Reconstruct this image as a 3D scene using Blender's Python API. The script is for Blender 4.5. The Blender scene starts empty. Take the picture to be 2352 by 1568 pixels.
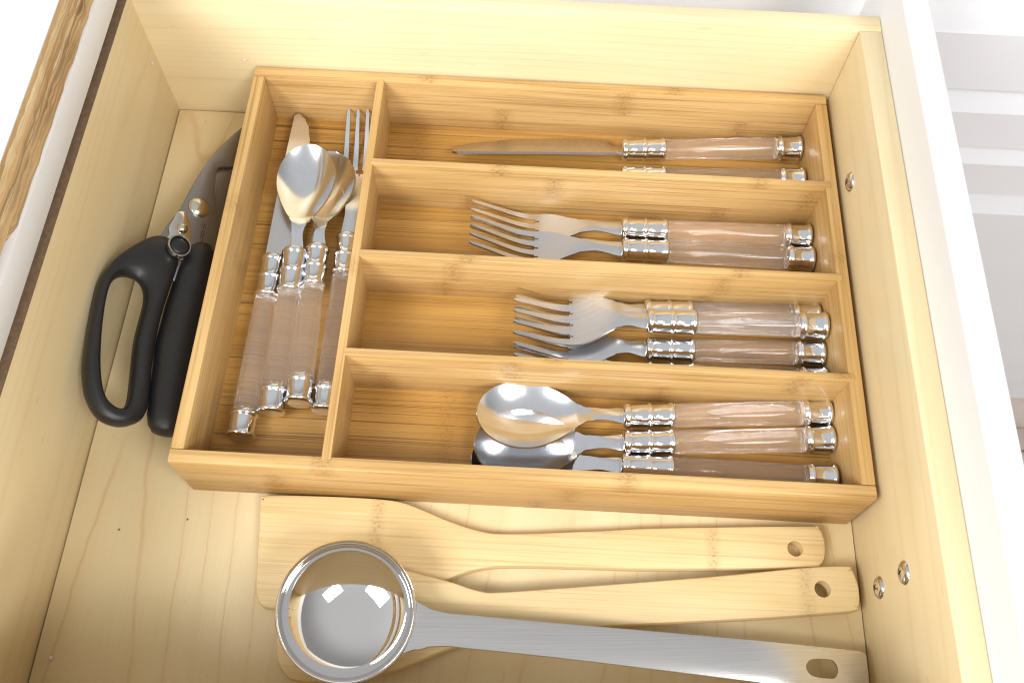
import bpy, bmesh, math, random
from mathutils import Vector, Matrix, noise as mnoise
R = math.radians
random.seed(4)
scene = bpy.context.scene
col = scene.collection

# ------------------------------------------------------------------ camera
cam_d = bpy.data.cameras.new('camera')
cam = bpy.data.objects.new('camera', cam_d); col.objects.link(cam)
cam.location = (0.17431, -0.15217, 0.5045)
cam.rotation_euler = (0.46589, -0.01816, 0.049)
cam_d.sensor_width = 36.0
cam_d.lens = 2168.9 / 2352 * 36.0
cam_d.clip_start = 0.01; cam_d.clip_end = 50
cam_d.dof.use_dof = True
cam_d.dof.focus_distance = 0.555
cam_d.dof.aperture_fstop = 20.0
scene.camera = cam

# ------------------------------------------------------------------ light: indoor, ceiling panels and an added front fill
world = bpy.data.worlds.new('World'); scene.world = world
world.use_nodes = True
wb = world.node_tree.nodes['Background']
# added room gradient: pale ceiling, walls brighter one side, darker towards the floor
wt = world.node_tree
def _wn(typ, **kw):
    nd = wt.nodes.new(typ)
    for q, v in kw.items(): setattr(nd, q, v)
    return nd
_tc = _wn('ShaderNodeTexCoord'); _sp = _wn('ShaderNodeSeparateXYZ'); wt.links.new(_tc.outputs['Generated'], _sp.inputs[0])
_up = _wn('ShaderNodeMapRange', interpolation_type='SMOOTHSTEP'); _up.inputs[1].default_value = 0.35; _up.inputs[2].default_value = 0.95
wt.links.new(_sp.outputs[2], _up.inputs[0])
_dn = _wn('ShaderNodeMapRange', interpolation_type='SMOOTHSTEP'); _dn.inputs[1].default_value = -0.5; _dn.inputs[2].default_value = 0.1
wt.links.new(_sp.outputs[2], _dn.inputs[0])
_dt = _wn('ShaderNodeVectorMath', operation='DOT_PRODUCT'); _dt.inputs[1].default_value = (-0.55, -0.62, 0.55)
wt.links.new(_tc.outputs['Generated'], _dt.inputs[0])
_cl = _wn('ShaderNodeMapRange', interpolation_type='SMOOTHSTEP'); _cl.inputs[1].default_value = -0.35; _cl.inputs[2].default_value = 0.75
wt.links.new(_dt.outputs['Value'], _cl.inputs[0])
def _wmix(f, x, y):
    nd = _wn('ShaderNodeMix', data_type='RGBA'); wt.links.new(f, nd.inputs[0])
    for s, v in ((nd.inputs[6], x), (nd.inputs[7], y)):
        if isinstance(v, tuple): s.default_value = v
        else: wt.links.new(v, s)
    return nd.outputs[2]
_wall = _wmix(_cl.outputs[0], (0.30, 0.295, 0.29, 1), (0.72, 0.72, 0.71, 1))     # added side gradient, brighter to the left front, to vary metal reflections
_room = _wmix(_up.outputs[0], _wall, (0.60, 0.60, 0.60, 1))
wt.links.new(_wmix(_dn.outputs[0], (0.14, 0.13, 0.12, 1), _room), wb.inputs[0])
wb.inputs[1].default_value = 0.95

def area(name, loc, target, sx, sy, power, colr):
    d = bpy.data.lights.new(name, 'AREA'); d.shape = 'RECTANGLE'
    d.size = sx; d.size_y = sy; d.energy = power; d.color = colr
    o = bpy.data.objects.new(name, d); col.objects.link(o)
    o.location = loc
    o.rotation_euler = (Vector(target) - Vector(loc)).to_track_quat('-Z', 'Y').to_euler()
    return o
area('ceiling_lamp', (-0.80, -0.85, 1.35), (0.15, 0.1, 0), 0.95, 0.60, 30, (1.0, 0.99, 0.975))
area('ceiling_lamp', (1.05, -0.85, 1.45), (0.2, 0.1, 0), 0.80, 0.45, 18, (1.0, 0.99, 0.975))

area('front_fill', (0.35, -1.35, 0.85), (0.2, 0.2, 0.05), 0.60, 0.40, 11, (1.0, 0.99, 0.975))  # added low fill from the front, brightens the far side board

scene.view_settings.view_transform = 'Standard'
scene.view_settings.look = 'None'
scene.view_settings.exposure = 0.10
scene.view_settings.gamma = 1.0
scene.render.engine = 'CYCLES'
scene.cycles.max_bounces = 16
scene.cycles.sample_clamp_indirect = 0.0
scene.cycles.use_denoising = True
scene.cycles.denoiser = 'OPENIMAGEDENOISE'
scene.cycles.denoising_input_passes = 'RGB_ALBEDO_NORMAL'
scene.cycles.denoising_prefilter = 'ACCURATE'
scene.cycles.filter_width = 1.15
scene.cycles.transmission_bounces = 12
scene.cycles.glossy_bounces = 6
scene.cycles.diffuse_bounces = 5

# ------------------------------------------------------------------ material helpers
def srgb(r, g, b):
    f = lambda c: c / 12.92 if c <= 0.04045 else ((c + 0.055) / 1.055) ** 2.4
    return (f(r / 255), f(g / 255), f(b / 255), 1)

class NT:
    def __init__(self, name):
        self.m = bpy.data.materials.new(name); self.m.use_nodes = True
        self.t = self.m.node_tree
        self.b = self.t.nodes['Principled BSDF']
    def n(self, typ, **kw):
        nd = self.t.nodes.new(typ)
        for k, v in kw.items(): setattr(nd, k, v)
        return nd
    def put(self, sock, v):
        if hasattr(v, 'is_output') or isinstance(v, bpy.types.NodeSocket): self.t.links.new(v, sock)
        else: sock.default_value = v
    def math(self, op, a, b=0.0, c=0.0, clamp=False):
        nd = self.n('ShaderNodeMath', operation=op, use_clamp=clamp)
        self.put(nd.inputs[0], a); self.put(nd.inputs[1], b); self.put(nd.inputs[2], c)
        return nd.outputs[0]
    def mix(self, fac, a, b):
        nd = self.n('ShaderNodeMix', data_type='RGBA')
        self.put(nd.inputs[0], fac); self.put(nd.inputs[6], a); self.put(nd.inputs[7], b)
        return nd.outputs[2]
    def vec(self, x, y, z=0.0):
        nd = self.n('ShaderNodeCombineXYZ')
        self.put(nd.inputs[0], x); self.put(nd.inputs[1], y); self.put(nd.inputs[2], z)
        return nd.outputs[0]
    def noise(self, vec, detail=2.0, rough=0.5, scale=1.0):
        nd = self.n('ShaderNodeTexNoise')
        self.put(nd.inputs['Vector'], vec); nd.inputs['Scale'].default_value = scale
        nd.inputs['Detail'].default_value = detail; nd.inputs['Roughness'].default_value = rough
        return nd.outputs[0]
    def step(self, v, lo, hi):
        nd = self.n('ShaderNodeMapRange', interpolation_type='SMOOTHSTEP')
        self.put(nd.inputs[0], v)
        nd.inputs[1].default_value = lo; nd.inputs[2].default_value = hi
        return nd.outputs[0]
    def coords(self, axis):
        """(across, along) in metres, object space"""
        tc = self.n('ShaderNodeTexCoord'); sp = self.n('ShaderNodeSeparateXYZ')
        self.t.links.new(tc.outputs['Object'], sp.inputs[0])
        x, y, z = sp.outputs
        if axis == 'y': return self.math('ADD', x, z), y
        if axis == 'x': return self.math('ADD', y, z), x
        return self.math('ADD', x, y), z
    def rnd(self):
        oi = self.n('ShaderNodeObjectInfo'); return oi.outputs['Random']
    def bump(self, h, strength, dist):
        bp = self.n('ShaderNodeBump'); bp.inputs['Strength'].default_value = strength
        bp.inputs['Distance'].default_value = dist
        self.t.links.new(h, bp.inputs['Height']); self.t.links.new(bp.outputs[0], self.b.inputs['Normal'])

def maple(name, axis, light, dark, line, nlines=7.0, linefac=0.45, sc=(11.0, 1.1), fine=0.35, rough=0.38, off=0.0, lw=0.055, straight=0.0):
    k = NT(name)
    a, u = k.coords(axis)
    a = k.math('ADD', a, off)
    wob = k.noise(k.vec(k.math('MULTIPLY', a, 30), k.math('MULTIPLY', u, 25), off), 3.0)
    f = k.noise(k.vec(k.math('MULTIPLY', a, sc[0]), k.math('MULTIPLY', u, sc[1]), off), 1.0, 0.4)
    f = k.math('ADD', k.math('ADD', k.math('MULTIPLY', f, nlines), k.math('MULTIPLY', a, straight)), k.math('MULTIPLY', wob, 0.30))
    fr = k.math('FRACT', f)
    d = k.math('ABSOLUTE', k.math('SUBTRACT', fr, 0.5))
    ln = k.math('SUBTRACT', 1.0, k.step(d, 0.0, lw))
    brk = k.step(k.noise(k.vec(k.math('MULTIPLY', a, 60), k.math('MULTIPLY', u, 14), 3.0 + off), 2.0), 0.33, 0.62)
    ln = k.math('MULTIPLY', ln, brk)
    soft = k.math('SUBTRACT', 1.0, k.step(d, 0.0, 0.28))
    fib = k.noise(k.vec(k.math('MULTIPLY', a, 900), k.math('MULTIPLY', u, 22), 1.0), 3.0, 0.6)
    big = k.noise(k.vec(k.math('MULTIPLY', a, 16), k.math('MULTIPLY', u, 5), 7.0 + off), 2.0)
    c = k.mix(k.step(big, 0.3, 0.7), light, dark)
    c = k.mix(k.math('MULTIPLY', k.step(fib, 0.35, 0.75), fine), c, dark)
    c = k.mix(k.math('MULTIPLY', soft, 0.06), c, line)
    c = k.mix(k.math('MULTIPLY', ln, linefac), c, line)
    fleck = k.step(k.noise(k.vec(k.math('MULTIPLY', a, 260), k.math('MULTIPLY', u, 60), 5.0), 1.0), 0.72, 0.80)
    c = k.mix(k.math('MULTIPLY', fleck, 0.25), c, line)
    k.t.links.new(c, k.b.inputs['Base Color'])
    k.b.inputs['Roughness'].default_value = rough
    k.bump(fib, 0.08, 0.0004)
    return k.m

def bamboo(name, axis, light, dark, line, streak=0.5, zebra=0.0, nodes=None, nodefac=0.55, strip=0.021, rough=0.42, nodew=0.0045, pale=None):
    k = NT(name)
    a, u = k.coords(axis)
    rn = k.rnd()
    a2 = k.math('ADD', a, k.math('MULTIPLY', rn, 3.7))
    u2 = k.math('ADD', u, k.math('MULTIPLY', rn, 1.9))
    f1 = k.noise(k.vec(k.math('MULTIPLY', a2, 1000), k.math('MULTIPLY', u2, 12)), 2.0, 0.6)
    f2 = k.noise(k.vec(k.math('MULTIPLY', a2, 460), k.math('MULTIPLY', u2, 5), 4.0), 3.0, 0.65)
    f3 = k.noise(k.vec(k.math('MULTIPLY', a2, 45), k.math('MULTIPLY', u2, 7), 8.0), 2.0)
    c = k.mix(k.step(f3, 0.3, 0.7), light, dark)
    c = k.mix(k.math('MULTIPLY', k.step(f2, 0.45, 0.72), streak), c, line)
    c = k.mix(k.math('MULTIPLY', k.step(f1, 0.5, 0.75), streak * 0.75), c, line)
    if zebra:
        z1 = k.noise(k.vec(k.math('MULTIPLY', a2, 980), k.math('MULTIPLY', u2, 2.6), 2.0), 1.5, 0.6)
        reg = k.step(k.noise(k.vec(k.math('MULTIPLY', a2, 50), k.math('MULTIPLY', u2, 3.0), 9.0), 1.0), 0.36, 0.62)
        zl = k.step(z1, 0.55, 0.64)
        zl = k.math('MULTIPLY', zl, k.math('ADD', 0.35, k.math('MULTIPLY', reg, 0.65)))
        c = k.mix(k.math('MULTIPLY', zl, zebra), c, srgb(92, 62, 26))
    # bamboo nodes: speckled dark bands across a strip
    if nodes is None:
        cell = k.math('FLOOR', k.math('DIVIDE', a2, strip))
        wn = k.n('ShaderNodeTexWhiteNoise', noise_dimensions='1D'); k.t.links.new(cell, wn.inputs['W'])
        uu = k.math('FRACT', k.math('ADD', k.math('DIVIDE', u2, 0.155), wn.outputs[0]))
        dist = k.math('MULTIPLY', k.math('ABSOLUTE', k.math('SUBTRACT', uu, 0.5)), 0.155)
        m = k.math('SUBTRACT', 1.0, k.step(dist, 0.0, nodew * 2.2))
    else:
        m = None
        wv = k.noise(k.vec(k.math('MULTIPLY', a, 90), 0.0), 1.0)
        for nu in nodes:
            dist = k.math('ABSOLUTE', k.math('SUBTRACT', k.math('ADD', u, k.math('MULTIPLY', wv, 0.004)), nu + 0.002))
            mm = k.math('SUBTRACT', 1.0, k.step(dist, 0.0, nodew * 1.3))
            m = mm if m is None else k.math('MAXIMUM', m, mm)
    sp = k.noise(k.vec(k.math('MULTIPLY', a2, 900), k.math('MULTIPLY', u2, 380), 6.0), 3.0, 0.7)
    patch = k.math('MULTIPLY', m, k.math('ADD', 0.28, k.math('MULTIPLY', k.step(sp, 0.48, 0.62), 0.72)))
    c = k.mix(k.math('MULTIPLY', patch, nodefac), c, srgb(120, 76, 28))
    k.t.links.new(c, k.b.inputs['Base Color'])
    k.b.inputs['Roughness'].default_value = rough
    k.bump(f1, 0.12, 0.0004)
    return k.m

def plain(name, c, rough=0.5, metal=0.0, **kw):
    k = NT(name); k.b.inputs['Roughness'].default_value = rough
    k.b.inputs['Metallic'].default_value = metal
    tc = k.n('ShaderNodeTexCoord')
    nz = k.noise(tc.outputs['Object'], 4.0, 0.6, kw.get('scale', 90.0))
    v = kw.get('var', 0.06)
    dk = tuple(x * (1 - v) for x in c[:3]) + (1,)
    k.t.links.new(k.mix(k.step(nz, 0.3, 0.7), c, dk), k.b.inputs['Base Color'])
    rv = kw.get('rvar', 0.04)
    k.t.links.new(k.math('ADD', rough - rv / 2, k.math('MULTIPLY', nz, rv)), k.b.inputs['Roughness'])
    if 'bump' in kw: k.bump(nz, kw['bump'], 0.0004)
    if 'spec' in kw: k.b.inputs['Specular IOR Level'].default_value = kw['spec']
    return k.m

def brushed(name, c, rough, axis, freq=1500, amp=0.10, bump=0.05):
    k = NT(name); k.b.inputs['Metallic'].default_value = 1.0
    a, u = k.coords(axis)
    f = k.noise(k.vec(k.math('MULTIPLY', a, freq), k.math('MULTIPLY', u, 18)), 3.0, 0.6)
    k.t.links.new(k.math('ADD', rough, k.math('MULTIPLY', k.math('SUBTRACT', f, 0.5), amp)), k.b.inputs['Roughness'])
    dk = tuple(x * 0.9 for x in c[:3]) + (1,)
    k.t.links.new(k.mix(k.step(f, 0.3, 0.7), c, dk), k.b.inputs['Base Color'])
    k.bump(f, bump, 0.0002)
    return k.m

M = {}
ML, MD, MN = srgb(229, 213, 174), srgb(219, 199, 155), srgb(192, 148, 94)
M['maple_floor'] = maple('maple_floor', 'y', ML, MD, MN, nlines=22.0, linefac=0.34, sc=(7.0, 0.9), off=0.31, lw=0.055, straight=85.0)
M['maple_y'] = maple('maple_side_y', 'y', ML, MD, MN, nlines=10.0, linefac=0.10, sc=(16.0, 0.8), off=0.77, lw=0.12, straight=60.0)
M['maple_x'] = maple('maple_side_x', 'x', ML, MD, MN, nlines=12.0, linefac=0.15, sc=(12.0, 1.1), off=1.3, lw=0.10, straight=120.0)
BL, BD, BN = srgb(208, 173, 117), srgb(190, 153, 94), srgb(138, 98, 50)
M['bam_x'] = bamboo('bamboo_along_x', 'x', BL, BD, BN, streak=0.65, nodefac=0.6)
M['bam_y'] = bamboo('bamboo_along_y', 'y', BL, BD, BN, streak=0.55, nodefac=0.4)
M['bam_floor'] = bamboo('bamboo_tray_floor', 'x', srgb(192, 148, 80), srgb(172, 127, 58), srgb(118, 80, 34), streak=0.4, zebra=0.85, strip=0.05, nodefac=0.4)
SL, SD, SN = srgb(230, 209, 162), srgb(221, 195, 142), srgb(186, 142, 84)
M['spat1'] = bamboo('pale_bamboo', 'x', SL, SD, SN, streak=0.4, nodes=[0.104, 0.284], nodew=0.0045, nodefac=0.45, rough=0.5)
M['spat2'] = bamboo('worn_pale_bamboo', 'x', SL, SD, SN, streak=0.32, nodes=[0.118, 0.331], nodew=0.005, nodefac=0.36, rough=0.5)
M['chrome'] = plain('chrome', (0.83, 0.85, 0.89, 1), 0.06, 1.0, var=0.03, rvar=0.03, scale=300)
M['steel'] = brushed('brushed_steel', (0.72, 0.735, 0.76, 1), 0.30, 'x')
M['blade'] = brushed('knife_steel', (0.72, 0.70, 0.69, 1), 0.26, 'y', 2200)
M['bowl'] = plain('polished_steel', (0.78, 0.80, 0.83, 1), 0.16, 1.0, var=0.05, rvar=0.08, scale=220)
M['ladle'] = plain('mirror_steel', (0.80, 0.79, 0.78, 1), 0.035, 1.0, var=0.02, rvar=0.02)
M['ladle_handle'] = brushed('satin_steel', (0.74, 0.73, 0.72, 1), 0.22, 'x', 1800, 0.12)
M['shear_steel'] = brushed('dark_steel', (0.31, 0.31, 0.325, 1), 0.45, 'y', 900, 0.12)
M['nickel'] = plain('nickel', (0.72, 0.68, 0.60, 1), 0.18, 1.0, var=0.05)
M['rubber'] = plain('black_rubber', (0.016, 0.016, 0.017, 1), 0.42, 0.0, var=0.3, scale=900, bump=0.12)
M['white'] = plain('white_paint', (0.80, 0.80, 0.795, 1), 0.35, 0.0, var=0.015, scale=20)
M['white_cab'] = plain('white_cabinet_paint', (0.66, 0.66, 0.68, 1), 0.4, 0.0, var=0.02, scale=15)
M['counter'] = plain('white_laminate', (0.82, 0.82, 0.82, 1), 0.4, 0.0, var=0.01, scale=20)
M['ply_a'] = bamboo('ply_light', 'y', srgb(234, 212, 168), srgb(216, 188, 138), srgb(120, 86, 50), streak=0.55, zebra=0.4, nodefac=0.0, rough=0.85)
M['ply_b'] = bamboo('ply_dark', 'y', srgb(214, 182, 134), srgb(188, 152, 104), srgb(86, 58, 32), streak=0.7, zebra=0.6, nodefac=0.0, rough=0.9)
M['ink'] = plain('engraved_black', (0.02, 0.018, 0.016, 1), 0.6)
M['dark'] = plain('dark_recess', (0.05, 0.045, 0.04, 1), 0.7)
M['raw'] = plain('raw_brown_hardboard', (0.20, 0.125, 0.07, 1), 0.85, 0.0, var=0.3, scale=400)  # painted shade of the drawer's top edge; also colours the brown specks
M['crumb'] = plain('crumb', (0.75, 0.66, 0.60, 1), 0.8)
M['screw'] = plain('zinc', (0.70, 0.70, 0.70, 1), 0.16, 1.0, var=0.06)
M['floor'] = maple('floor_boards', 'x', srgb(196, 182, 172), srgb(170, 154, 142), srgb(40, 30, 26), nlines=14, linefac=0.9, sc=(9, 0.2), off=0.2)

k = NT('clear_acrylic')
k.b.inputs['Base Color'].default_value = (1.0, 0.985, 0.99, 1)
k.b.inputs['Transmission Weight'].default_value = 1.0
k.b.inputs['Roughness'].default_value = 0.015
k.b.inputs['IOR'].default_value = 1.49
tc = k.n('ShaderNodeTexCoord')
k.bump(k.noise(tc.outputs['Object'], 1.0, 0.5, 55.0), 0.03, 0.002)
df = k.n('ShaderNodeBsdfDiffuse'); df.inputs[0].default_value = (1.0, 0.95, 0.90, 1)
mx = k.n('ShaderNodeMixShader'); mx.inputs[0].default_value = 0.06
tr = k.n('ShaderNodeBsdfTransparent')
m0 = k.n('ShaderNodeMixShader'); m0.inputs[0].default_value = 0.25
k.t.links.new(k.b.outputs[0], m0.inputs[1]); k.t.links.new(tr.outputs[0], m0.inputs[2])
k.t.links.new(m0.outputs[0], mx.inputs[1]); k.t.links.new(df.outputs[0], mx.inputs[2])
k.t.links.new(mx.outputs[0], k.t.nodes['Material Output'].inputs[0])
M['acrylic'] = k.m
M['collar'] = plain('violet_glue', (0.16, 0.12, 0.20, 1), 0.25)

# ------------------------------------------------------------------ mesh helpers
def link(name, me, mat, parent=None):
    o = bpy.data.objects.new(name, me); col.objects.link(o)
    if mat is not None and len(me.materials) == 0: me.materials.append(M[mat])
    if parent is not None: o.parent = parent
    return o
def finish(bm, name, smooth=True, angle=35):
    bmesh.ops.recalc_face_normals(bm, faces=bm.faces)
    me = bpy.data.meshes.new(name); bm.to_mesh(me); bm.free()
    if smooth:
        for p in me.polygons: p.use_smooth = True
        me.set_sharp_from_angle(angle=R(angle))
    return me
def box(name, x0, x1, y0, y1, z0, z1, mat, parent=None, bev=0.0008, seg=2):
    bm = bmesh.new(); bmesh.ops.create_cube(bm, size=1.0)
    for v in bm.verts:
        v.co = Vector((x0 + (v.co.x + .5) * (x1 - x0), y0 + (v.co.y + .5) * (y1 - y0), z0 + (v.co.z + .5) * (z1 - z0)))
    if bev: bmesh.ops.bevel(bm, geom=list(bm.edges), offset=bev, segments=seg, profile=0.5, affect='EDGES')
    return link(name, finish(bm, name), mat, parent)
def lathe_mesh(name, prof, segs=36):
    """profile [(x, r)] turned about X"""
    bm = bmesh.new(); rings = []
    for x, r in prof:
        if r < 1e-7: rings.append([bm.verts.new((x, 0, 0))])
        else: rings.append([bm.verts.new((x, r * math.cos(2 * math.pi * i / segs), r * math.sin(2 * math.pi * i / segs))) for i in range(segs)])
    for A, B in zip(rings, rings[1:]):
        for i in range(segs):
            j = (i + 1) % segs
            if len(A) == 1 and len(B) == 1: continue
            if len(A) == 1: bm.faces.new((A[0], B[i], B[j]))
            elif len(B) == 1: bm.faces.new((A[i], A[j], B[0]))
            else: bm.faces.new((A[i], A[j], B[j], B[i]))
    return finish(bm, name, True, 50)
def sheet_mesh(name, top, thick, skip=None, angle=60):
    """grid of top points [i][j] given a thickness downwards; skip(i,j) leaves holes"""
    n, m = len(top), len(top[0])
    bm = bmesh.new()
    # normals
    def P(i, j): return Vector(top[max(0, min(n - 1, i))][max(0, min(m - 1, j))])
    T = []; B = []
    for i in range(n):
        tr, br = [], []
        for j in range(m):
            du = P(i + 1, j) - P(i - 1, j); dv = P(i, j + 1) - P(i, j - 1)
            nn = du.cross(dv)
            if nn.length < 1e-12: nn = Vector((0, 0, 1))
            nn.normalize()
            if nn.z < 0: nn = -nn
            th = thick(i, j) if callable(thick) else thick
            tr.append(bm.verts.new(P(i, j))); br.append(bm.verts.new(P(i, j) - nn * th))
        T.append(tr); B.append(br)
    quads = set((i, j) for i in range(n - 1) for j in range(m - 1) if not (skip and skip(i, j)))
    def face(vs):
        vs2 = []
        for v in vs:
            if v not in vs2: vs2.append(v)
        if len(vs2) >= 3:
            try: bm.faces.new(vs2)
            except ValueError: pass
    for (i, j) in quads:
        face((T[i][j], T[i + 1][j], T[i + 1][j + 1], T[i][j + 1]))
        face((B[i][j], B[i][j + 1], B[i + 1][j + 1], B[i + 1][j]))
        if (i - 1, j) not in quads: face((T[i][j], T[i][j + 1], B[i][j + 1], B[i][j]))
        if (i + 1, j) not in quads: face((T[i + 1][j], B[i + 1][j], B[i + 1][j + 1], T[i + 1][j + 1]))
        if (i, j - 1) not in quads: face((T[i][j], B[i][j], B[i + 1][j], T[i + 1][j]))
        if (i, j + 1) not in quads: face((T[i][j + 1], T[i + 1][j + 1], B[i + 1][j + 1], B[i][j + 1]))
    for v in [v for v in bm.verts if not v.link_faces]: bm.verts.remove(v)
    return finish(bm, name, True, angle)
def lerp_tab(tab, x):
    if x <= tab[0][0]: return tab[0][1]
    for (a, va), (b, vb) in zip(tab, tab[1:]):
        if x <= b:
            t = (x - a) / (b - a); t = t * t * (3 - 2 * t)
            return va + (vb - va) * t
    return tab[-1][1]
def catmull(pts, n, closed=True):
    out = []; m = len(pts)
    segs = m if closed else m - 1
    for i in range(segs):
        if closed: p = [Vector(pts[(i + d) % m]) for d in (-1, 0, 1, 2)]
        else: p = [Vector(pts[max(0, min(m - 1, i + d))]) for d in (-1, 0, 1, 2)]
        for q in range(n):
            t = q / n
            out.append(0.5 * ((2 * p[1]) + (-p[0] + p[2]) * t + (2 * p[0] - 5 * p[1] + 4 * p[2] - p[3]) * t * t + (-p[0] + 3 * p[1] - 3 * p[2] + p[3]) * t ** 3))
    if not closed: out.append(Vector(pts[-1]))
    return out
def empty(name, loc=(0, 0, 0)):
    o = bpy.data.objects.new(name, None); col.objects.link(o); o.location = loc
    o.empty_display_size = 0.02
    return o
def tag(o, label, cat, group=None):
    o['label'] = label; o['category'] = cat
    if group: o['group'] = group
    return o

# ------------------------------------------------------------------ drawer
XL, XR, YB, YN, HD, TD = -0.0626, 0.3631, 0.2645, -0.115, 0.1004, 0.0130
drawer = tag(empty('drawer', (0, 0, 0)), 'pulled-out maple drawer box with white front panel holding the cutlery tray', 'drawer')
box('drawer_bottom', XL + 0.0007, XR - 0.0005, YN + 0.0005, YB - 0.0007, -0.006, 0.0, 'maple_floor', drawer, 0.0002)
box('light_block_panel', XL + 0.0001, XR - 0.0001, YN + .0001, YB - .0001, -0.011, -0.0062, 'dark', drawer, 0)  # added to block light from below, dark so the floor gap stays dark
box('back_board', XL - 0.012, XL, YN, YB, -0.012, HD - .0012, 'maple_y', drawer, 0.0002)
box('shaded_top_edge', XL - 0.012, XL - .0001, YN, YB, HD - .0011, HD, 'raw', drawer, 0.0002)  # thin strip with the shade under the cabinet rail painted in brown
box('side_board', XL - 0.012, XR + TD, YB, YB + 0.0118, -0.012, HD, 'maple_x', drawer, 0.0008)
box('side_board', XL - 0.012, XR + TD, YN - 0.0118, YN, -0.012, HD, 'maple_x', drawer, 0.0008)
box('inner_front_board', XR, XR + TD, YN + 0.0002, YB - 0.0002, -0.012, HD - 0.0003, 'maple_y', drawer, 0.0010)
fp = box('front_panel', XR + TD + 0.0002, XR + TD + 0.0152, -0.145, 0.305, -0.030, 0.1287, 'white', drawer, 0.0016, 3)
fp['label'] = 'white painted outer front panel of the drawer'
def screw(y, z, rz):
    h = link('screw', lathe_mesh('screw_head', [(0, 0.0), (0, .0058), (.0006, .0057), (.0016, .0047), (.0023, .003), (.0026, .0014), (.0026, 0)], 28), 'screw', drawer)
    h.rotation_euler = (rz, 0, math.pi); h.location = (XR + 0.0002, y, z)
    bm = bmesh.new()
    for a in (0, 1):
        g = bmesh.ops.create_cube(bm, size=1.0)['verts']
        for v in g:
            v.co = Vector((0.0018 + v.co.x * 0.0018, v.co.y * (0.0036 if a else 0.0008), v.co.z * (0.0008 if a else 0.0036)))
    s = link('cross_slot', finish(bm, 'cross_slot', False), 'dark', h)
screw(0.1873, 0.0586, 0.4); screw(-0.0396, 0.0267, 0.9); screw(-0.0396, 0.0590, 0.2)

# ------------------------------------------------------------------ cabinet the drawer slides into, and the counter above
cab = tag(empty('base_cabinet', (XL - 0.01, 0.1, 0.1075)), 'white rail of the base cabinet above the back of the drawer', 'cabinet')
def reparent(o, p):
    o.parent = p; o.matrix_parent_inverse = Matrix.Translation(p.location).inverted(); return o
reparent(box('front_rail', XL - 0.020, XL - 0.0002, -0.55, 0.62, 0.1078, 0.1266, 'white', None, 0.0006), cab)
reparent(box('top_panel', XL - 0.50, XL - 0.0205, -0.55, 0.62, 0.1150, 0.1266, 'ply_b', None, 0), cab)
ctr = tag(empty('countertop', (XL - 0.2, 0.03, 0.1267)), 'countertop with raw chipped plywood edge and white surface', 'countertop')
reparent(box('laminate', XL - 0.52, XL - 0.0035, -0.56, 0.63, 0.1506, 0.1517, 'counter', None, 0.0003), ctr)
zz = 0.1268
for i, (th, m, ins) in enumerate([(.0034, 'ply_b', .0010), (.0028, 'ply_a', .0022), (.0040, 'ply_b', .0004), (.0036, 'ply_a', .0016), (.0034, 'ply_b', .0006), (.0036, 'ply_a', .0020), (.0029, 'ply_b', .0028)]):
    n = 260; y0, y1 = -0.56, 0.63
    bm = bmesh.new(); rows = []
    for q in range(n + 1):
        y = y0 + (y1 - y0) * q / n
        jag = mnoise.noise(Vector((y * 60, i * 3.1, 0))) * 0.0009 + mnoise.noise(Vector((y * 240, i * 7.7, 3))) * 0.0006
        chip = max(0, mnoise.noise(Vector((y * 22, i * 5.3, 9))) - 0.34) * 0.012
        x = XL - ins - 0.0006 + jag - chip
        rows.append([bm.verts.new((XL - 0.5, y, zz)), bm.verts.new((x, y, zz)), bm.verts.new((x + jag * .5, y, zz + th)), bm.verts.new((XL - 0.5, y, zz + th))])
    for a, b in zip(rows, rows[1:]):
        for q in range(4): bm.faces.new((a[q], a[(q + 1) % 4], b[(q + 1) % 4], b[q]))
    bm.faces.new(rows[0]); bm.faces.new(rows[-1][::-1])
    reparent(link('ply', finish(bm, 'ply', True, 30), m), ctr)
    zz += th

# ------------------------------------------------------------------ neighbouring cabinet behind, seen past the drawer front
Y0 = 0.36
nb = tag(empty('drawer_cabinet', (0.5, Y0, -0.6)), 'white cabinet with stacked grey-white drawer fronts beyond the open drawer', 'cabinet')
reparent(box('carcass', -0.06, 1.6, Y0 + 0.0005, Y0 + 0.30, -0.6, 0.16, 'white_cab', None, 0), nb)
def bevel_front(zt, zb, nxt):
    # slopes out from zt (in) to zb (out), then a plain face down to nxt
    prof = [(Y0, zt), (Y0 - 0.006, zt - (zt - zb) * 0.35), (Y0 - 0.014, zb + 0.002), (Y0 - 0.0152, zb), (Y0 - 0.0150, zb - 0.0015), (Y0 - 0.0150, nxt + 0.001), (Y0, nxt + 0.001)]
    bm = bmesh.new()
    a = [bm.verts.new((-0.06, y, z)) for y, z in prof]; b = [bm.verts.new((1.6, y, z)) for y, z in prof]
    for i in range(len(prof)): bm.faces.new((a[i], a[(i + 1) % len(prof)], b[(i + 1) % len(prof)], b[i]))
    bm.faces.new(a[::-1]); bm.faces.new(b)
    reparent(link('drawer_front', finish(bm, 'drawer_front', True, 25), 'white_cab'), nb)
for zt, zb, nx in [(.085, .024, -.031), (-.031, -.055, -.0955), (-.0955, -.116, -.155), (-.155, -.184, -.52)]:
    bevel_front(zt, zb, nx)
fl = box('floor', -1.5, 3.0, -1.5, 2.0, -0.62, -0.60, 'floor', None, 0); fl['kind'] = 'structure'
fl.rotation_euler = (0, 0, 0)

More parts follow.
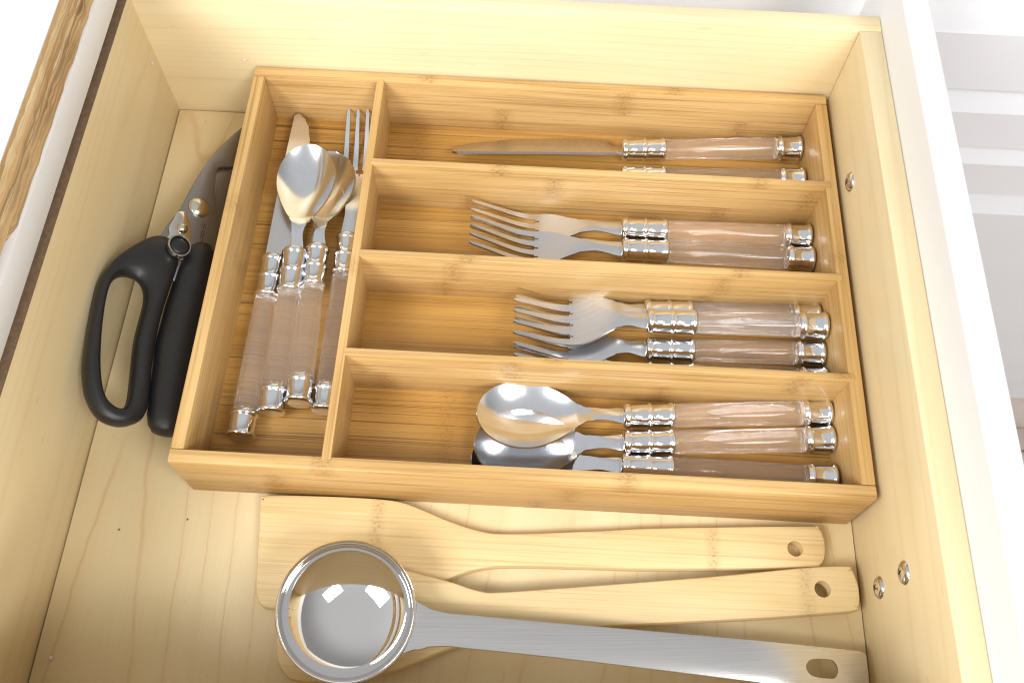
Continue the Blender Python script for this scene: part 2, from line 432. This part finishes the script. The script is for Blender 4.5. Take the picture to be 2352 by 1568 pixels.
# ------------------------------------------------------------------ bamboo cutlery tray
W, D, H, TW, TF = 0.360, 0.2625, 0.0472, 0.0072, 0.0060
tray = tag(empty('cutlery_tray', (0, 0, 0)), 'bamboo cutlery tray with one long and four cross compartments', 'cutlery tray')
box('tray_floor', 0.003, W - 0.003, 0.003, D - 0.003, 0.0006, TF, 'bam_floor', tray, 0)
box('front_wall', 0, W, 0, TW, 0, H, 'bam_x', tray, 0.0010)
box('back_wall', 0, W, D - TW, D, 0, H, 'bam_x', tray, 0.0010)
box('side_wall', 0, TW, TW + .0001, D - TW - .0001, 0, H - .0002, 'bam_y', tray, 0.0010)
box('side_wall', W - TW, W, TW + .0001, D - TW - .0001, 0, H - .0002, 'bam_y', tray, 0.0010)
box('long_divider', 0.0776, 0.0826, TW - .002, D - TW + .002, TF - .001, H + 0.0002, 'bam_y', tray, 0.0008)
for yc, dz in ((0.1932, 0.0006), (0.1294, 0.0003), (0.0670, 0.0004)):
    box('cross_divider', 0.0812, W - TW + 0.0030, yc - .0022, yc + .0022, TF - .001, H + dz, 'bam_x', tray, 0.0007)

# ------------------------------------------------------------------ cutlery
mm = 0.001
def cap_prof():
    p = [(0, 0), (0, 5.6), (.25, 6.9), (.8, 7.8), (1.6, 8.15), (2.4, 8.0), (2.9, 7.5), (3.3, 7.2), (12.2, 7.05), (12.5, 7.2), (12.9, 7.7), (13.6, 8.0), (14.4, 7.8), (14.9, 7.3), (15.4, 6.9), (16, 6.7), (16, 0)]
    return [(x * mm, r * mm) for x, r in p]
def ferrule_prof(x0):
    p = [(0, 0), (0, 6.6), (.4, 7.1), (1.2, 7.45), (2.0, 7.3), (2.6, 6.85), (3.0, 6.6), (11.9, 6.55), (12.3, 6.8), (12.9, 7.25), (13.5, 7.35), (14.2, 7.1), (14.6, 6.65), (14.9, 6.5), (24.0, 6.4), (24.4, 6.7), (25.0, 7.15), (25.9, 7.3), (27.0, 7.0), (27.9, 6.3), (28.5, 5.0), (28.6, 4.2), (28.6, 0)]
    return [(x0 + x * mm, r * mm) for x, r in p]
MESH = {}
for size, La in (('large', 73.0), ('small', 59.5)):
    MESH['cap_' + size] = lathe_mesh('end_cap', cap_prof())
    MESH['acr_' + size] = lathe_mesh('acrylic_grip', [(16.05 * mm, 0), (16.05 * mm, 6.2 * mm), (16.8 * mm, 6.9 * mm), (17.5 * mm, 6.95 * mm), ((16 + La * .5) * mm, 6.75 * mm), ((16 + La - 1.2) * mm, 6.6 * mm), ((16 + La - .6) * mm, 6.4 * mm), ((16 + La - .05) * mm, 5.6 * mm), ((16 + La - .05) * mm, 0)], 48)
    MESH['fer_' + size] = lathe_mesh('ferrule', ferrule_prof((16 + La) * mm))

def knife_mesh(L, hx):
    n = 60; pts = []
    for i in range(n + 1):
        t = i / n; x = hx + L * t
        spine = -0.0052 + 0.0016 * t * t
        # cutting edge: heel notch, belly, rounded tip
        w = lerp_tab([(0, .0092), (.06, .0092), (.085, .0178), (.30, .0182), (.60, .0168), (.80, .0132), (.90, .0108), (.96, .0078), (.985, .0054), (1.0, .0022)], t)
        if t > 0.985: spine += 0.0016 * ((t - .985) / .015) ** 2
        row = []
        for j in range(6):
            s = j / 5
            row.append((x, -(spine + w * s), 0.0007 - 0.0005 * s * s + 0.0012 * math.sin(t * 2.2)))
        pts.append(row)
    return sheet_mesh('blade', pts, lambda i, j: 0.0018 - 0.0013 * (j / 5) ** 2, None, 40)

def spoon_mesh(hx, neck, bl, bw, depth):
    n1, n2, m = 22, 44, 20; pts = []
    for i in range(n1 + n2 + 1):
        if i < n1:
            t = i / n1; x = hx + neck * t
            w = lerp_tab([(0, .0046), (.45, .0034), (.80, .0042), (1.0, .0066)], t)
            zc = 0.0016 * math.sin(t * math.pi) + 0.0006
            d = -0.0009 * (1 - t) + 0.0008 * t * t
        else:
            t = (i - n1) / n2; t = 0.5 - 0.5 * math.cos(math.pi * (0.10 + 0.90 * t)); t0 = 0.5 - 0.5 * math.cos(math.pi * .10)
            t = (t - t0) / (1 - t0)
            x = hx + neck + bl * t
            s = (t - 0.54) / 0.46 if t > 0.54 else (t - 0.54) / 0.54
            if t > 0.54: w = bw * 0.5 * math.sqrt(max(0, 1 - s * s))
            else: w = 0.0066 + (bw * 0.5 - 0.0066) * math.sin((1 + s) * math.pi / 2) ** 0.92
            w = max(w, 0.00005)
            zc = 0.0006 - 0.0004 * t
            d = depth * (1 - s * s) + 0.0008 * (1 - t) ** 4
        row = []
        for j in range(m + 1):
            u = -1 + 2 * j / m; u = math.sin(u * math.pi / 2)
            row.append((x, w * u, zc - d * (1 - u * u)))
        pts.append(row)
    return sheet_mesh('bowl', pts, 0.0011, None, 55)

def fork_mesh(hx, neck, shoulder, tine, hw, dip, rise):
    """neck, shoulder then four tines; 29 columns"""
    n1, n2, n3 = 16, 12, 18
    cols = []
    tw, sw = 4, 3          # columns per tine / per slot
    bnd = [0]
    for q in range(7): bnd.append(bnd[-1] + (tw if q % 2 == 0 else sw))
    m = bnd[-1]
    tot = neck + shoulder + tine
    def zc(s):
        t = s / tot
        return lerp_tab([(0, 0.0), (.22, .0022), (.52, -dip), (.64, -dip), (1.0, rise)], t) if False else (0.0026 * math.exp(-((t - .2) / .14) ** 2) - dip * math.exp(-((t - .60) / .22) ** 2) + rise * max(0, (t - .58) / .42) ** 1.6)
    pts = []
    for i in range(n1 + n2 + n3 + 1):
        row = []
        if i <= n1:
            s = neck * i / n1; w = lerp_tab([(0, .0050), (.5, .0037), (.85, .0046), (1, .0062)], i / n1)
            us = [-w + 2 * w * j / m for j in range(m + 1)]; cr = -0.0009 * (1 - i / n1)
        elif i <= n1 + n2:
            t = (i - n1) / n2; s = neck + shoulder * t
            w = .0062 + (hw - .0062) * math.sin(min(1, t * 1.15) * math.pi / 2) ** 1.25
            us = [-w + 2 * w * j / m for j in range(m + 1)]; cr = 0.0011 * t
        else:
            t = (i - n1 - n2) / n3; s = neck + shoulder + tine * t
            us = []; pitch = hw * 2 * 7 / 25 * (1 - 0.05 * t)
            h = hw * 4 / 25 * (1.0 - 0.52 * t - (0.25 if i == n1 + n2 + n3 else 0))
            for j in range(m + 1):
                for q in range(7):
                    if bnd[q] <= j <= bnd[q + 1]:
                        f = (j - bnd[q]) / (bnd[q + 1] - bnd[q]); break
                if q % 2 == 0:
                    c = (q // 2 - 1.5) * pitch; us.append(c - h + 2 * h * f)
                else:
                    c0 = (q // 2 - 1.5) * pitch + h; c1 = (q // 2 + 1 - 1.5) * pitch - h; us.append(c0 + (c1 - c0) * f)
            cr = 0.0011 * (1 - t)
        ww = max(abs(u) for u in us)
        for u in us: row.append((hx + s, u, zc(s) - cr * (1 - (u / ww) ** 2)))
        pts.append(row)
    # uniform slot layout at the shoulder end too
    base = n1 + n2
    ref = pts[base + 1]
    wend = hw
    row = []
    for (x, y, z), (xr, yr, zr) in zip(pts[base], ref): row.append((x, yr * wend / max(abs(r[1]) for r in ref), z))
    pts[base] = row
    def skip(i, j):
        if i < base: return False
        for q in (1, 3, 5):
            if bnd[q] <= j < bnd[q + 1]:
                mid = (bnd[q] + bnd[q + 1] - 1) / 2
                return True if (i > base or abs(j - mid) < 0.6) else False
        return False
    return sheet_mesh('fork_head', pts, 0.0013, skip, 45)

HL, HS = 117.0 * mm, 104.0 * mm
MESH['knife'] = knife_mesh(0.110, HL)
MESH['dinner_fork'] = fork_mesh(HL, 0.030, 0.021, 0.042, 0.0116, 0.0052, 0.0105)
MESH['salad_fork'] = fork_mesh(HS, 0.019, 0.023, 0.034, 0.0132, 0.0042, 0.0085)
MESH['soup_spoon'] = spoon_mesh(HL, 0.026, 0.056, 0.0405, 0.0085)
MESH['tea_spoon'] = spoon_mesh(HS, 0.021, 0.052, 0.0355, 0.0076)

def utensil(kind, p0, p1, label, group=None, roll=0.0, headroll=0.0, bend=0.0):
    """p0: end of the cap, p1: a point on the axis towards the head, metres"""
    p0, p1 = Vector(p0), Vector(p1)
    nm, cat, size, mat, hn = {'knife': ('table_knife', 'knife', 'large', 'blade', 'blade'), 'dinner_fork': ('dinner_fork', 'fork', 'large', 'steel', 'fork_head'),
        'salad_fork': ('salad_fork', 'fork', 'small', 'steel', 'fork_head'), 'soup_spoon': ('soup_spoon', 'spoon', 'large', 'bowl', 'bowl'), 'tea_spoon': ('tea_spoon', 'spoon', 'small', 'bowl', 'bowl')}[kind]
    e = empty(nm)
    X = (p1 - p0).normalized(); Z = Vector((0, 0, 1)); Yv = Z.cross(X).normalized(); Z = X.cross(Yv)
    m = Matrix((X, Yv, Z)).transposed().to_4x4()
    e.matrix_world = Matrix.Translation(p0) @ m @ Matrix.Rotation(roll, 4, 'X')
    link('end_cap', MESH['cap_' + size], 'chrome', e)
    link('acrylic_grip', MESH['acr_' + size], 'acrylic', e)
    link('ferrule', MESH['fer_' + size], 'chrome', e)
    h = link(hn, MESH[kind], mat, e)
    hx = HL if size == 'large' else HS
    h.matrix_local = Matrix.Translation((hx, 0, 0)) @ Matrix.Rotation(headroll, 4, 'X') @ Matrix.Rotation(bend, 4, 'Y') @ Matrix.Translation((-hx, 0, 0))
    tag(e, label, cat, group)
    return e
za, zf = TF + 0.0082, TF + 0.0076
# back compartment: knives
utensil('knife', (.3522, .2462, za), (.2377, .2383, zf), 'table knife with clear handle lying in full view below the tray back wall', headroll=R(22))
utensil('knife', (.3518, .2205, za), (.2359, .2160, zf), 'table knife mostly hidden behind the divider of the knife compartment', headroll=R(32))
# second compartment: dinner forks
utensil('dinner_fork', (.3520, .1776, za), (.2374, .1769, zf), 'dinner fork with clear handle touching the divider below the knives', headroll=R(0))
utensil('dinner_fork', (.3522, .1612, za), (.2373, .1616, zf + .0004), 'dinner fork overlapping its twin, handle along the middle divider', headroll=R(0), bend=R(-2.5))
# third compartment: salad forks
utensil('salad_fork', (.3520, .1214, za), (.2480, .1192, zf), 'salad fork lying under the stacked fork, against the divider below the dinner forks')
utensil('salad_fork', (.3518, .1095, za + .0110), (.2478, .1070, zf + .0110), 'salad fork resting on top of the others in its compartment', bend=R(4))
utensil('salad_fork', (.3522, .0970, za), (.2500, .0945, zf), 'salad fork half under the top fork on the spoon compartment side', bend=R(-2))
utensil('salad_fork', (.3522, .0795, za), (.2500, .0785, zf), 'salad fork almost hidden behind the divider above the soup spoons')
# front compartment: soup spoons
utensil('soup_spoon', (.3522, .0600, za), (.2358, .0508, zf + .0022), 'soup spoon with its bowl uppermost in the front compartment', bend=R(-5.0), headroll=R(4))
utensil('soup_spoon', (.3522, .0440, za), (.2372, .0353, zf + .0010), 'soup spoon whose dark bowl shows from under the top spoon', bend=R(-2.0))
utensil('soup_spoon', (.3515, .0210, za), (.2352, .0222, zf), 'soup spoon nearly hidden by the front wall of the tray')
# long compartment
utensil('knife', (.0247, .0262, za), (.0244, .1428, zf), 'table knife in the long compartment beside two teaspoons', headroll=R(4))
utensil('tea_spoon', (.0390, .0416, za), (.0386, .1455, zf + .0075), 'teaspoon with bright bowl lying over a second spoon and a knife', bend=R(-2.0))
utensil('tea_spoon', (.0543, .0470, za + .0035), (.0504, .1504, zf + .0026), 'teaspoon tucked under the bright spoon beside the long fork', bend=R(0))
utensil('dinner_fork', (.0690, .0440, za), (.0674, .1600, zf), 'dinner fork lying along the long divider with tines at the back wall', bend=R(1.3))

# ------------------------------------------------------------------ bamboo spatulas
def slab(name, outline, z0f, thick, mat, parent, hole=None, rnd=0.0018, n=5):
    """flat board from a 2-D outline with rounded edges and an optional round hole"""
    pts = catmull(outline, n); pts = [Vector((p.x, p.y)) for p in pts]
    # remove doubles
    cl = []
    for p in pts:
        if not cl or (p - cl[-1]).length > 1e-5: cl.append(p)
    pts = cl; m = len(pts)
    area2 = sum(pts[i].x * pts[(i + 1) % m].y - pts[(i + 1) % m].x * pts[i].y for i in range(m))
    if area2 < 0: pts.reverse()
    def inset(d):
        out = []
        for i in range(m):
            t = (pts[(i + 1) % m] - pts[i - 1]).normalized(); nrm = Vector((-t.y, t.x))
            out.append(pts[i] + nrm * d)
        return out
    bm = bmesh.new()
    levels = [(rnd, 0.0), (rnd * .3, rnd * .3), (0, rnd), (0, thick - rnd), (rnd * .3, thick - rnd * .3), (rnd, thick)]
    rings = []
    for d, z in levels: rings.append([bm.verts.new((p.x, p.y, z)) for p in inset(d)])
    for A, B in zip(rings, rings[1:]):
        for i in range(m): bm.faces.new((A[i], A[(i + 1) % m], B[(i + 1) % m], B[i]))
    hs = []
    if hole:
        if isinstance(hole, tuple):
            (hx, hy), hr = hole
            hp = [(hx + hr * math.cos(2 * math.pi * i / 28), hy + hr * math.sin(2 * math.pi * i / 28)) for i in range(28)]
        else: hp = [(q[0], q[1]) for q in hole]
        nh = len(hp)
        for z in (0.0, thick): hs.append([bm.verts.new((q[0], q[1], z)) for q in hp])
        for i in range(nh): bm.faces.new((hs[0][i], hs[0][(i + 1) % nh], hs[1][(i + 1) % nh], hs[1][i]))
    for lev, ring in ((0, rings[0]), (1, rings[-1])):
        ed = [bm.edges.get((ring[i], ring[(i + 1) % m])) for i in range(m)]
        if hole:
            ed += [bm.edges.get((hs[lev][i], hs[lev][(i + 1) % nh])) for i in range(nh)]
        bmesh.ops.triangle_fill(bm, edges=ed, use_beauty=True)
    for v in bm.verts: v.co.z += z0f(v.co.x, v.co.y)
    return link(name, finish(bm, name, True, 40), mat, parent)
o1 = [(.0425, -.0025), (.072, -.0012), (.100, -.0010), (.116, -.0022), (.129, -.0062), (.1425, -.0112), (.160, -.0158), (.176, -.0164), (.2234, -.0122), (.250, -.0094), (.300, -.0058), (.338, -.0034), (.3425, -.0048), (.3445, -.0095), (.3448, -.0145), (.3440, -.0205), (.3415, -.0246), (.337, -.0264), (.308, -.0285), (.250, -.0320), (.2236, -.0328), (.178, -.0342), (.161, -.0366), (.1486, -.0408), (.1360, -.0480), (.122, -.0555), (.105, -.0610), (.080, -.0622), (.055, -.0624), (.0490, -.0606), (.0462, -.0565), (.0447, -.0500), (.0410, -.0180), (.0395, -.0060)]
tag(slab('bamboo_spatula', o1, lambda x, y: 0.0004, 0.0072, 'spat1', None, ((.3280, -.0168), .0042), 0.0022), 'pale bamboo spatula lying against the front wall of the tray', 'spatula')
o2 = [(.070, -.0390), (.100, -.0370), (.1204, -.0400), (.145, -.0448), (.1617, -.0489), (.1741, -.0487), (.2235, -.0424), (.2496, -.0390), (.2913, -.0333), (.3292, -.0275), (.3530, -.0252), (.3565, -.0275), (.3585, -.0340), (.3588, -.0400), (.3580, -.0455), (.3555, -.0485), (.3394, -.0510), (.300, -.0558), (.2496, -.0610), (.2236, -.0638), (.180, -.0700), (.1610, -.0745), (.1450, -.0800), (.1265, -.0885), (.108, -.0950), (.090, -.0975), (.074, -.0975), (.068, -.0945), (.0645, -.0900), (.0625, -.0840), (.0615, -.0770), (.0620, -.0700), (.0640, -.0600), (.0665, -.0480)]
tag(slab('bamboo_spatula', o2, lambda x, y: 0.0081 - 0.0035 * max(0, min(1, (x - .12) / .2)), 0.0070, 'spat2', None, ((.3393, -.0384), .0043), 0.0022), 'worn bamboo spatula lying under the steel ladle', 'spatula')

# ------------------------------------------------------------------ ladle
lad = tag(empty('ladle', (0.099, -0.069, 0.016)), 'polished steel ladle resting across the spatulas', 'ladle')
def ladle_bowl():
    pr = [(33.6, 0.0), (33.8, .35), (33.5, .7), (32.7, .2), (31.9, -1.2), (31.2, -2.6), (30.6, -3.8), (30.2, -4.2)] + [(41.0 * math.sin(R(a)), 23.5 - 41.0 * math.cos(R(a))) for a in [47 - 2.25 * q for q in range(21)]] + [(0, -17.5)]
    outp = [(33.6, 0.0), (33.2, -.8), (32.4, -2.4), (31.6, -4.2)] + [(42.2 * math.sin(R(a)), 23.5 - 42.2 * math.cos(R(a))) for a in [47 - 4.7 * q for q in range(10)]] + [(0, -18.7)]
    bm = bmesh.new(); segs = 96; rings = []
    prof = [(0, outp[-1][1])] + outp[::-1][1:] + pr[1:]
    for r, z in prof:
        if r < 1e-6: rings.append([bm.verts.new((0, 0, z * mm))])
        else: rings.append([bm.verts.new((r * mm * math.cos(2 * math.pi * i / segs), r * mm * math.sin(2 * math.pi * i / segs), z * mm)) for i in range(segs)])
    for A, B in zip(rings, rings[1:]):
        for i in range(segs):
            j = (i + 1) % segs
            if len(A) == 1: bm.faces.new((A[0], B[j], B[i]))
            elif len(B) == 1: bm.faces.new((A[i], A[j], B[0]))
            else: bm.faces.new((A[i], A[j], B[j], B[i]))
    return finish(bm, 'bowl', True, 70)
lb = link('bowl', ladle_bowl(), 'ladle')
lb.location = (0.0982, -0.0664, 0.0352); lb.rotation_euler = (R(5), R(10), 0)
reparent(lb, lad)
# neck + handle as one strip following the photo: centre line and half width
def ladle_strip(tab, n, thick, camber):
    pts = []
    for i in range(n + 1):
        t = i / n
        x, y, z, w = [lerp_tab([(a[0], a[q]) for a in tab], t) for q in (1, 2, 3, 4)]
        row = []
        for j in range(9):
            u = -1 + 2 * j / 8
            row.append((x, y + u * w, z + camber(t) * (1 - u * u)))
        pts.append(row)
    return pts
def lin(a, b, t): return a + (b - a) * t
xa, xb, za_, zb_ = .1302, .3582, .0292, .0110
def hz(x): return lin(za_, zb_, (x - xa) / (xb - xa))
def hyc(x): return lin(-.0712, -.0792, (x - xa) / (xb - xa))
def hw_(x): return lerp_tab([(.1302, .0135), (.1345, .0108), (.1400, .0088), (.1480, .0078), (.1600, .0080), (.3582, .0106)], x)
xs = [.1345 + (xb - .0045 - .1345) * (i / 46) for i in range(47)] + [xb - .0045 * (1 - math.sin(R(9 * q))) for q in range(1, 11)]
lo, hi = [], []
for x in xs:
    w = hw_(x)
    if x > xb - .0045: w *= 0.78 + 0.22 * math.sqrt(max(0, 1 - ((x - (xb - .0045)) / .0045) ** 2))
    lo.append((x, hyc(x) - w)); hi.append((x, hyc(x) + w))
lo = [(.1268, -.0842), (.1300, -.0832), (.1325, -.0822)] + lo
hi = [(.1306, -.0582), (.1322, -.0596)] + hi
arc = [(.0982 + .0332 * math.cos(R(q)), -.0664 + .0332 * math.sin(R(q))) for q in range(8, -28, -6)]
cy = hyc(.334)
slot = catmull([(.3258, cy, 0), (.3275, cy + .0032, 0), (.3310, cy + .0044, 0), (.3365, cy + .0046, 0), (.3405, cy + .0040, 0), (.3424, cy, 0), (.3405, cy - .0040, 0), (.3365, cy - .0046, 0), (.3310, cy - .0044, 0), (.3275, cy - .0032, 0)], 5)
reparent(slab('handle', lo + hi[::-1] + arc, lambda x, y: hz(x) - 0.0010 + 0.0030 * math.sin(math.pi * max(0, min(1, (x - xa) / (xb - xa)))) ** 1.0, 0.0018, 'ladle_handle', None, slot, 0.0005, 1), lad)

# ------------------------------------------------------------------ poultry shears, tilted against the drawer back
th = R(36)
sh = tag(empty('kitchen_shears'), 'black handled kitchen shears leaning beside the bamboo tray', 'shears')
sh.matrix_world = Matrix.Translation((-.017, 0, .013)) @ Matrix(((-math.cos(th), 0, math.sin(th)), (0, 1, 0), (math.sin(th), 0, math.cos(th)))).to_4x4()
def spart(name, me, mat, parent=sh): return link(name, me, mat, parent)
def plate(outline, z0, z1, n=4, rnd=0.0005, closed_smooth=True):
    pts = catmull(outline, n) if closed_smooth else [Vector(p) for p in outline]
    bm = bmesh.new(); m = len(pts)
    a = [bm.verts.new((p[0], p[1], z0)) for p in pts]; b = [bm.verts.new((p[0], p[1], z1)) for p in pts]
    for i in range(m): bm.faces.new((a[i], a[(i + 1) % m], b[(i + 1) % m], b[i]))
    f0 = bm.faces.new(a[::-1]); f1 = bm.faces.new(b)
    bm.normal_update()
    bmesh.ops.bevel(bm, geom=list(f1.edges), offset=rnd, segments=2, profile=.5, affect='EDGES')
    bmesh.ops.triangulate(bm, faces=[f for f in bm.faces if len(f.verts) > 4])
    return finish(bm, 'plate', True, 35)
S_ = lambda L: [(a * mm, b * mm, 0) for a, b in L]
# lower blade (right) then upper blade
spart('blade', plate(S_([(20, 120), (29, 140), (28, 146), (24.8, 157.4), (21.3, 167), (17.2, 187.3), (12.3, 205.9), (6.5, 221.2), (-3.0, 240.8), (-7, 246), (-7.5, 238), (-6.5, 215), (-3, 209.6), (3.5, 206.0), (5.5, 201.5), (4.5, 190), (1.5, 178), (-1.3, 165), (-4, 150), (-2, 120)]), -.0005, .0020), 'shear_steel')
spart('blade', plate(S_([(6, 120), (12, 145), (16, 165), (12, 190), (4, 212), (-6, 232), (-10, 238), (-10.5, 225), (-9, 200), (-6, 178), (-6, 150), (-6, 120)]), -.0035, -.0008), 'shear_steel')
def dome(r, h):
    pr = [(h, 0)] + [(h * math.cos(a), r * math.sin(a)) for a in [R(12 * q) for q in range(1, 8)]] + [(0, r), (-.0004, r), (-.0004, 0)]
    return lathe_mesh('dome', pr, 32)
def bolt(u, v, z, r, h, slot, rot):
    b = spart('pivot_screw' if r > .004 else 'rivet', dome(r, h), 'nickel')
    b.matrix_local = Matrix.Translation((u, v, z)) @ Matrix.Rotation(rot, 4, 'Z') @ Matrix.Rotation(-math.pi / 2, 4, 'Y')
    if slot:
        bm = bmesh.new(); g = bmesh.ops.create_cube(bm, size=1)['verts']
        for q in g: q.co = Vector((h * .78 + q.co.x * h * .55, q.co.y * r * 1.25, q.co.z * .0007))
        link('slot', finish(bm, 'slot', False), 'nickel', b)
bolt(.0112, .1715, .0020, .0067, .0034, True, R(15))
spart('latch', plate(S_([(22.8, 162.4), (18.2, 164.0), (14.6, 158), (12.6, 152), (11.0, 143), (12, 134), (18, 130), (24, 133), (26.0, 140), (24.5, 146), (25.6, 150), (24.2, 157)]), .0021, .0034), 'nickel')
bolt(.0180, .1525, .0034, .0034, .0028, False, 0)
# latch eye: ring with a black button
bm = bmesh.new()
for i in range(40):
    a = 2 * math.pi * i / 40
rings = []
for i in range(40):
    a = 2 * math.pi * i / 40
    rings.append([bm.verts.new(((.0188 + (.0061 + .0008 * math.cos(b)) * math.cos(a)), .1366 + (.0065 + .0008 * math.cos(b)) * math.sin(a), .0092 + .0022 * math.sin(b))) for b in [2 * math.pi * q / 10 for q in range(10)]])
for i in range(40):
    A, B = rings[i], rings[(i + 1) % 40]
    for q in range(10): bm.faces.new((A[q], A[(q + 1) % 10], B[(q + 1) % 10], B[q]))
spart('latch_ring', finish(bm, 'latch_ring'), 'nickel')
bt = spart('latch_button', lathe_mesh('latch_button', [(-.010, 0), (-.010, .0054), (0, .0054), (.0010, .0050), (.0016, .0036), (.0018, 0)], 32), 'rubber')
bt.matrix_local = Matrix.Translation((.0188, .1366, .0092)) @ Matrix.Rotation(-math.pi / 2, 4, 'Y')
# finger loop from outer and inner outlines
outer = [(29.7, 143.5), (37.4, 137), (48.0, 122.0), (53.6, 108), (54.8, 95.3), (51.7, 60.3), (49.3, 47.4), (44.7, 35.5), (36.3, 26.4), (26.0, 24.4), (17.4, 27.8), (12.4, 35.3), (14.2, 49.2), (16.5, 68.1), (17.5, 92.1), (15.8, 120), (14.6, 134.2), (21, 143.5)]
inner = [(47.7, 104.8), (48.4, 94.5), (46.0, 73.8), (41.4, 52.2), (36.2, 38.8), (29.5, 33.9), (25.6, 34.2), (23.4, 38.8), (25.4, 53.3), (28.2, 76.0), (28.5, 100), (31.6, 108.6), (36.6, 111.8), (43.4, 110.8)]
def by_angle(outl, n):
    P = [Vector((a, b)) for a, b in outl]; dense = []
    cp = catmull([(p.x, p.y, 0) for p in P], 24)
    c = Vector((36, 74)); tab = sorted((math.atan2((p.y - c.y) * .42, p.x - c.x), p.x, p.y) for p in cp)
    out = []
    for i in range(n):
        a = -math.pi + 2 * math.pi * (i + .5) / n
        q = min(range(len(tab)), key=lambda t: abs(tab[t][0] - a)); out.append(Vector((tab[q][1], tab[q][2])))
    # smooth a little
    for _ in range(2): out = [(out[i - 1] + out[i] * 2 + out[(i + 1) % n]) / 4 for i in range(n)]
    return out
NL = 110; oo, ii = by_angle(outer, NL), by_angle(inner, NL)
bm = bmesh.new(); rings = []
for a, b in zip(oo, ii):
    c = (a + b) / 2; d = (a - b) / 2; K = 16; ring = []
    for q in range(K):
        f = 2 * math.pi * q / K
        cu = math.copysign(abs(math.cos(f)) ** .8, math.cos(f)); su = math.copysign(abs(math.sin(f)) ** .8, math.sin(f))
        ring.append(bm.verts.new(((c.x + d.x * cu) * mm, (c.y + d.y * cu) * mm, (.3 + 6.6 * su) * mm)))
    rings.append(ring)
for i in range(NL):
    A, B = rings[i], rings[(i + 1) % NL]
    for q in range(16): bm.faces.new((A[q], A[(q + 1) % 16], B[(q + 1) % 16], B[q]))
spart('loop_handle', finish(bm, 'loop_handle', True, 80), 'rubber')
# straight handle: lofted ellipses along v
bm = bmesh.new(); rings = []
tab_l = [(26.0, 3.0), (27.2, 7.5), (30.5, 10.2), (36.1, 12.0), (53.1, 14.2), (80, 16.6), (100, 16.2), (118.5, 15.1), (134.3, 14.0), (143, 12.0), (148.0, 8.0)]
tab_r = [(26.0, -1.0), (27.2, -6), (30.5, -9), (36.1, -10.5), (53.1, -11), (80, -11), (100, -10.5), (118.5, -9.5), (134.3, -8), (143, -7), (148.0, -3.0)]
vs = [26.0, 26.4, 27.2, 28.5, 30.5, 33, 36] + [36 + q * 4 for q in range(1, 26)] + [140, 143, 145.5, 147.2, 148]
for v in vs:
    l, r = lerp_tab(tab_l, v), lerp_tab(tab_r, v); c, a = (l + r) / 2, (l - r) / 2
    h = min(10.0, a * .86)
    rings.append([bm.verts.new(((c + a * math.cos(f)) * mm, v * mm, (h * math.sin(f)) * mm)) for f in [2 * math.pi * q / 28 for q in range(28)]])
for A, B in zip(rings, rings[1:]):
    for q in range(28): bm.faces.new((A[q], A[(q + 1) % 28], B[(q + 1) % 28], B[q]))
bm.faces.new(rings[0][::-1]); bm.faces.new(rings[-1])
spart('straight_handle', finish(bm, 'straight_handle', True, 60), 'rubber')
# stamped dots and two short lines of small print (too small to read)
bm = bmesh.new()
def mark(u, v, du, dv):
    g = bmesh.ops.create_cube(bm, size=1)['verts']
    for q in g: q.co = Vector((u * mm + q.co.x * du * mm, v * mm + q.co.y * dv * mm, .00202 + q.co.z * .0001))
for i in range(4):
    for j in range(3): mark(6.6 - j * 0.95, 161.6 - i * 0.95, .5, .5)
for row, L0 in ((6.0, 7), (4.7, 9)):
    for q in range(L0): mark(row + 0.5 * (q % 2) * .4, 156.9 - q * .85, .75, .45)
spart('stamped_print', finish(bm, 'stamped_print', False), 'ink')

# ------------------------------------------------------------------ crumbs on the drawer floor
def crumb(x, y, z, s, lab, sc=(1, 1, .8)):
    bm = bmesh.new(); bmesh.ops.create_icosphere(bm, subdivisions=2, radius=1)
    for v in bm.verts:
        v.co = v.co * (1 + .35 * mnoise.noise(v.co * 1.7 + Vector((x * 900, y * 900, 0))))
        v.co = Vector((v.co.x * s * sc[0], v.co.y * s * sc[1], v.co.z * s * sc[2]))
    o = link('crumb', finish(bm, 'crumb'), 'crumb'); o.location = (x, y, z)
    tag(o, lab, 'crumb')
crumb(-.0535, -.0915, .0009, .0011, 'round pale crumb on the drawer floor near the back board')
crumb(-.0520, -.0725, .0004, .0008, 'thin pale sliver on the drawer floor beside the back board', (1.6, .5, .5))
crumb(-.0620, .2560, .0525, .0011, 'small white paint chip on the back board near the corner', (.5, .8, 1.4))
crumb(-.0062, .2640, .0506, .0009, 'tiny white paint chip stuck to the far side board', (1.2, .5, .8))
crumb(.0005, -.0165, .0003, .0005, 'tiny brown speck on the drawer floor beside the tray corner')
crumb(-.0350, -.0240, .0003, .0005, 'tiny brown speck on the bare drawer floor below the shears')
for o in bpy.data.objects:
    if o.get('category') == 'crumb' and 'brown' in o['label']:
        o.data.materials.clear(); o.data.materials.append(M['raw'])
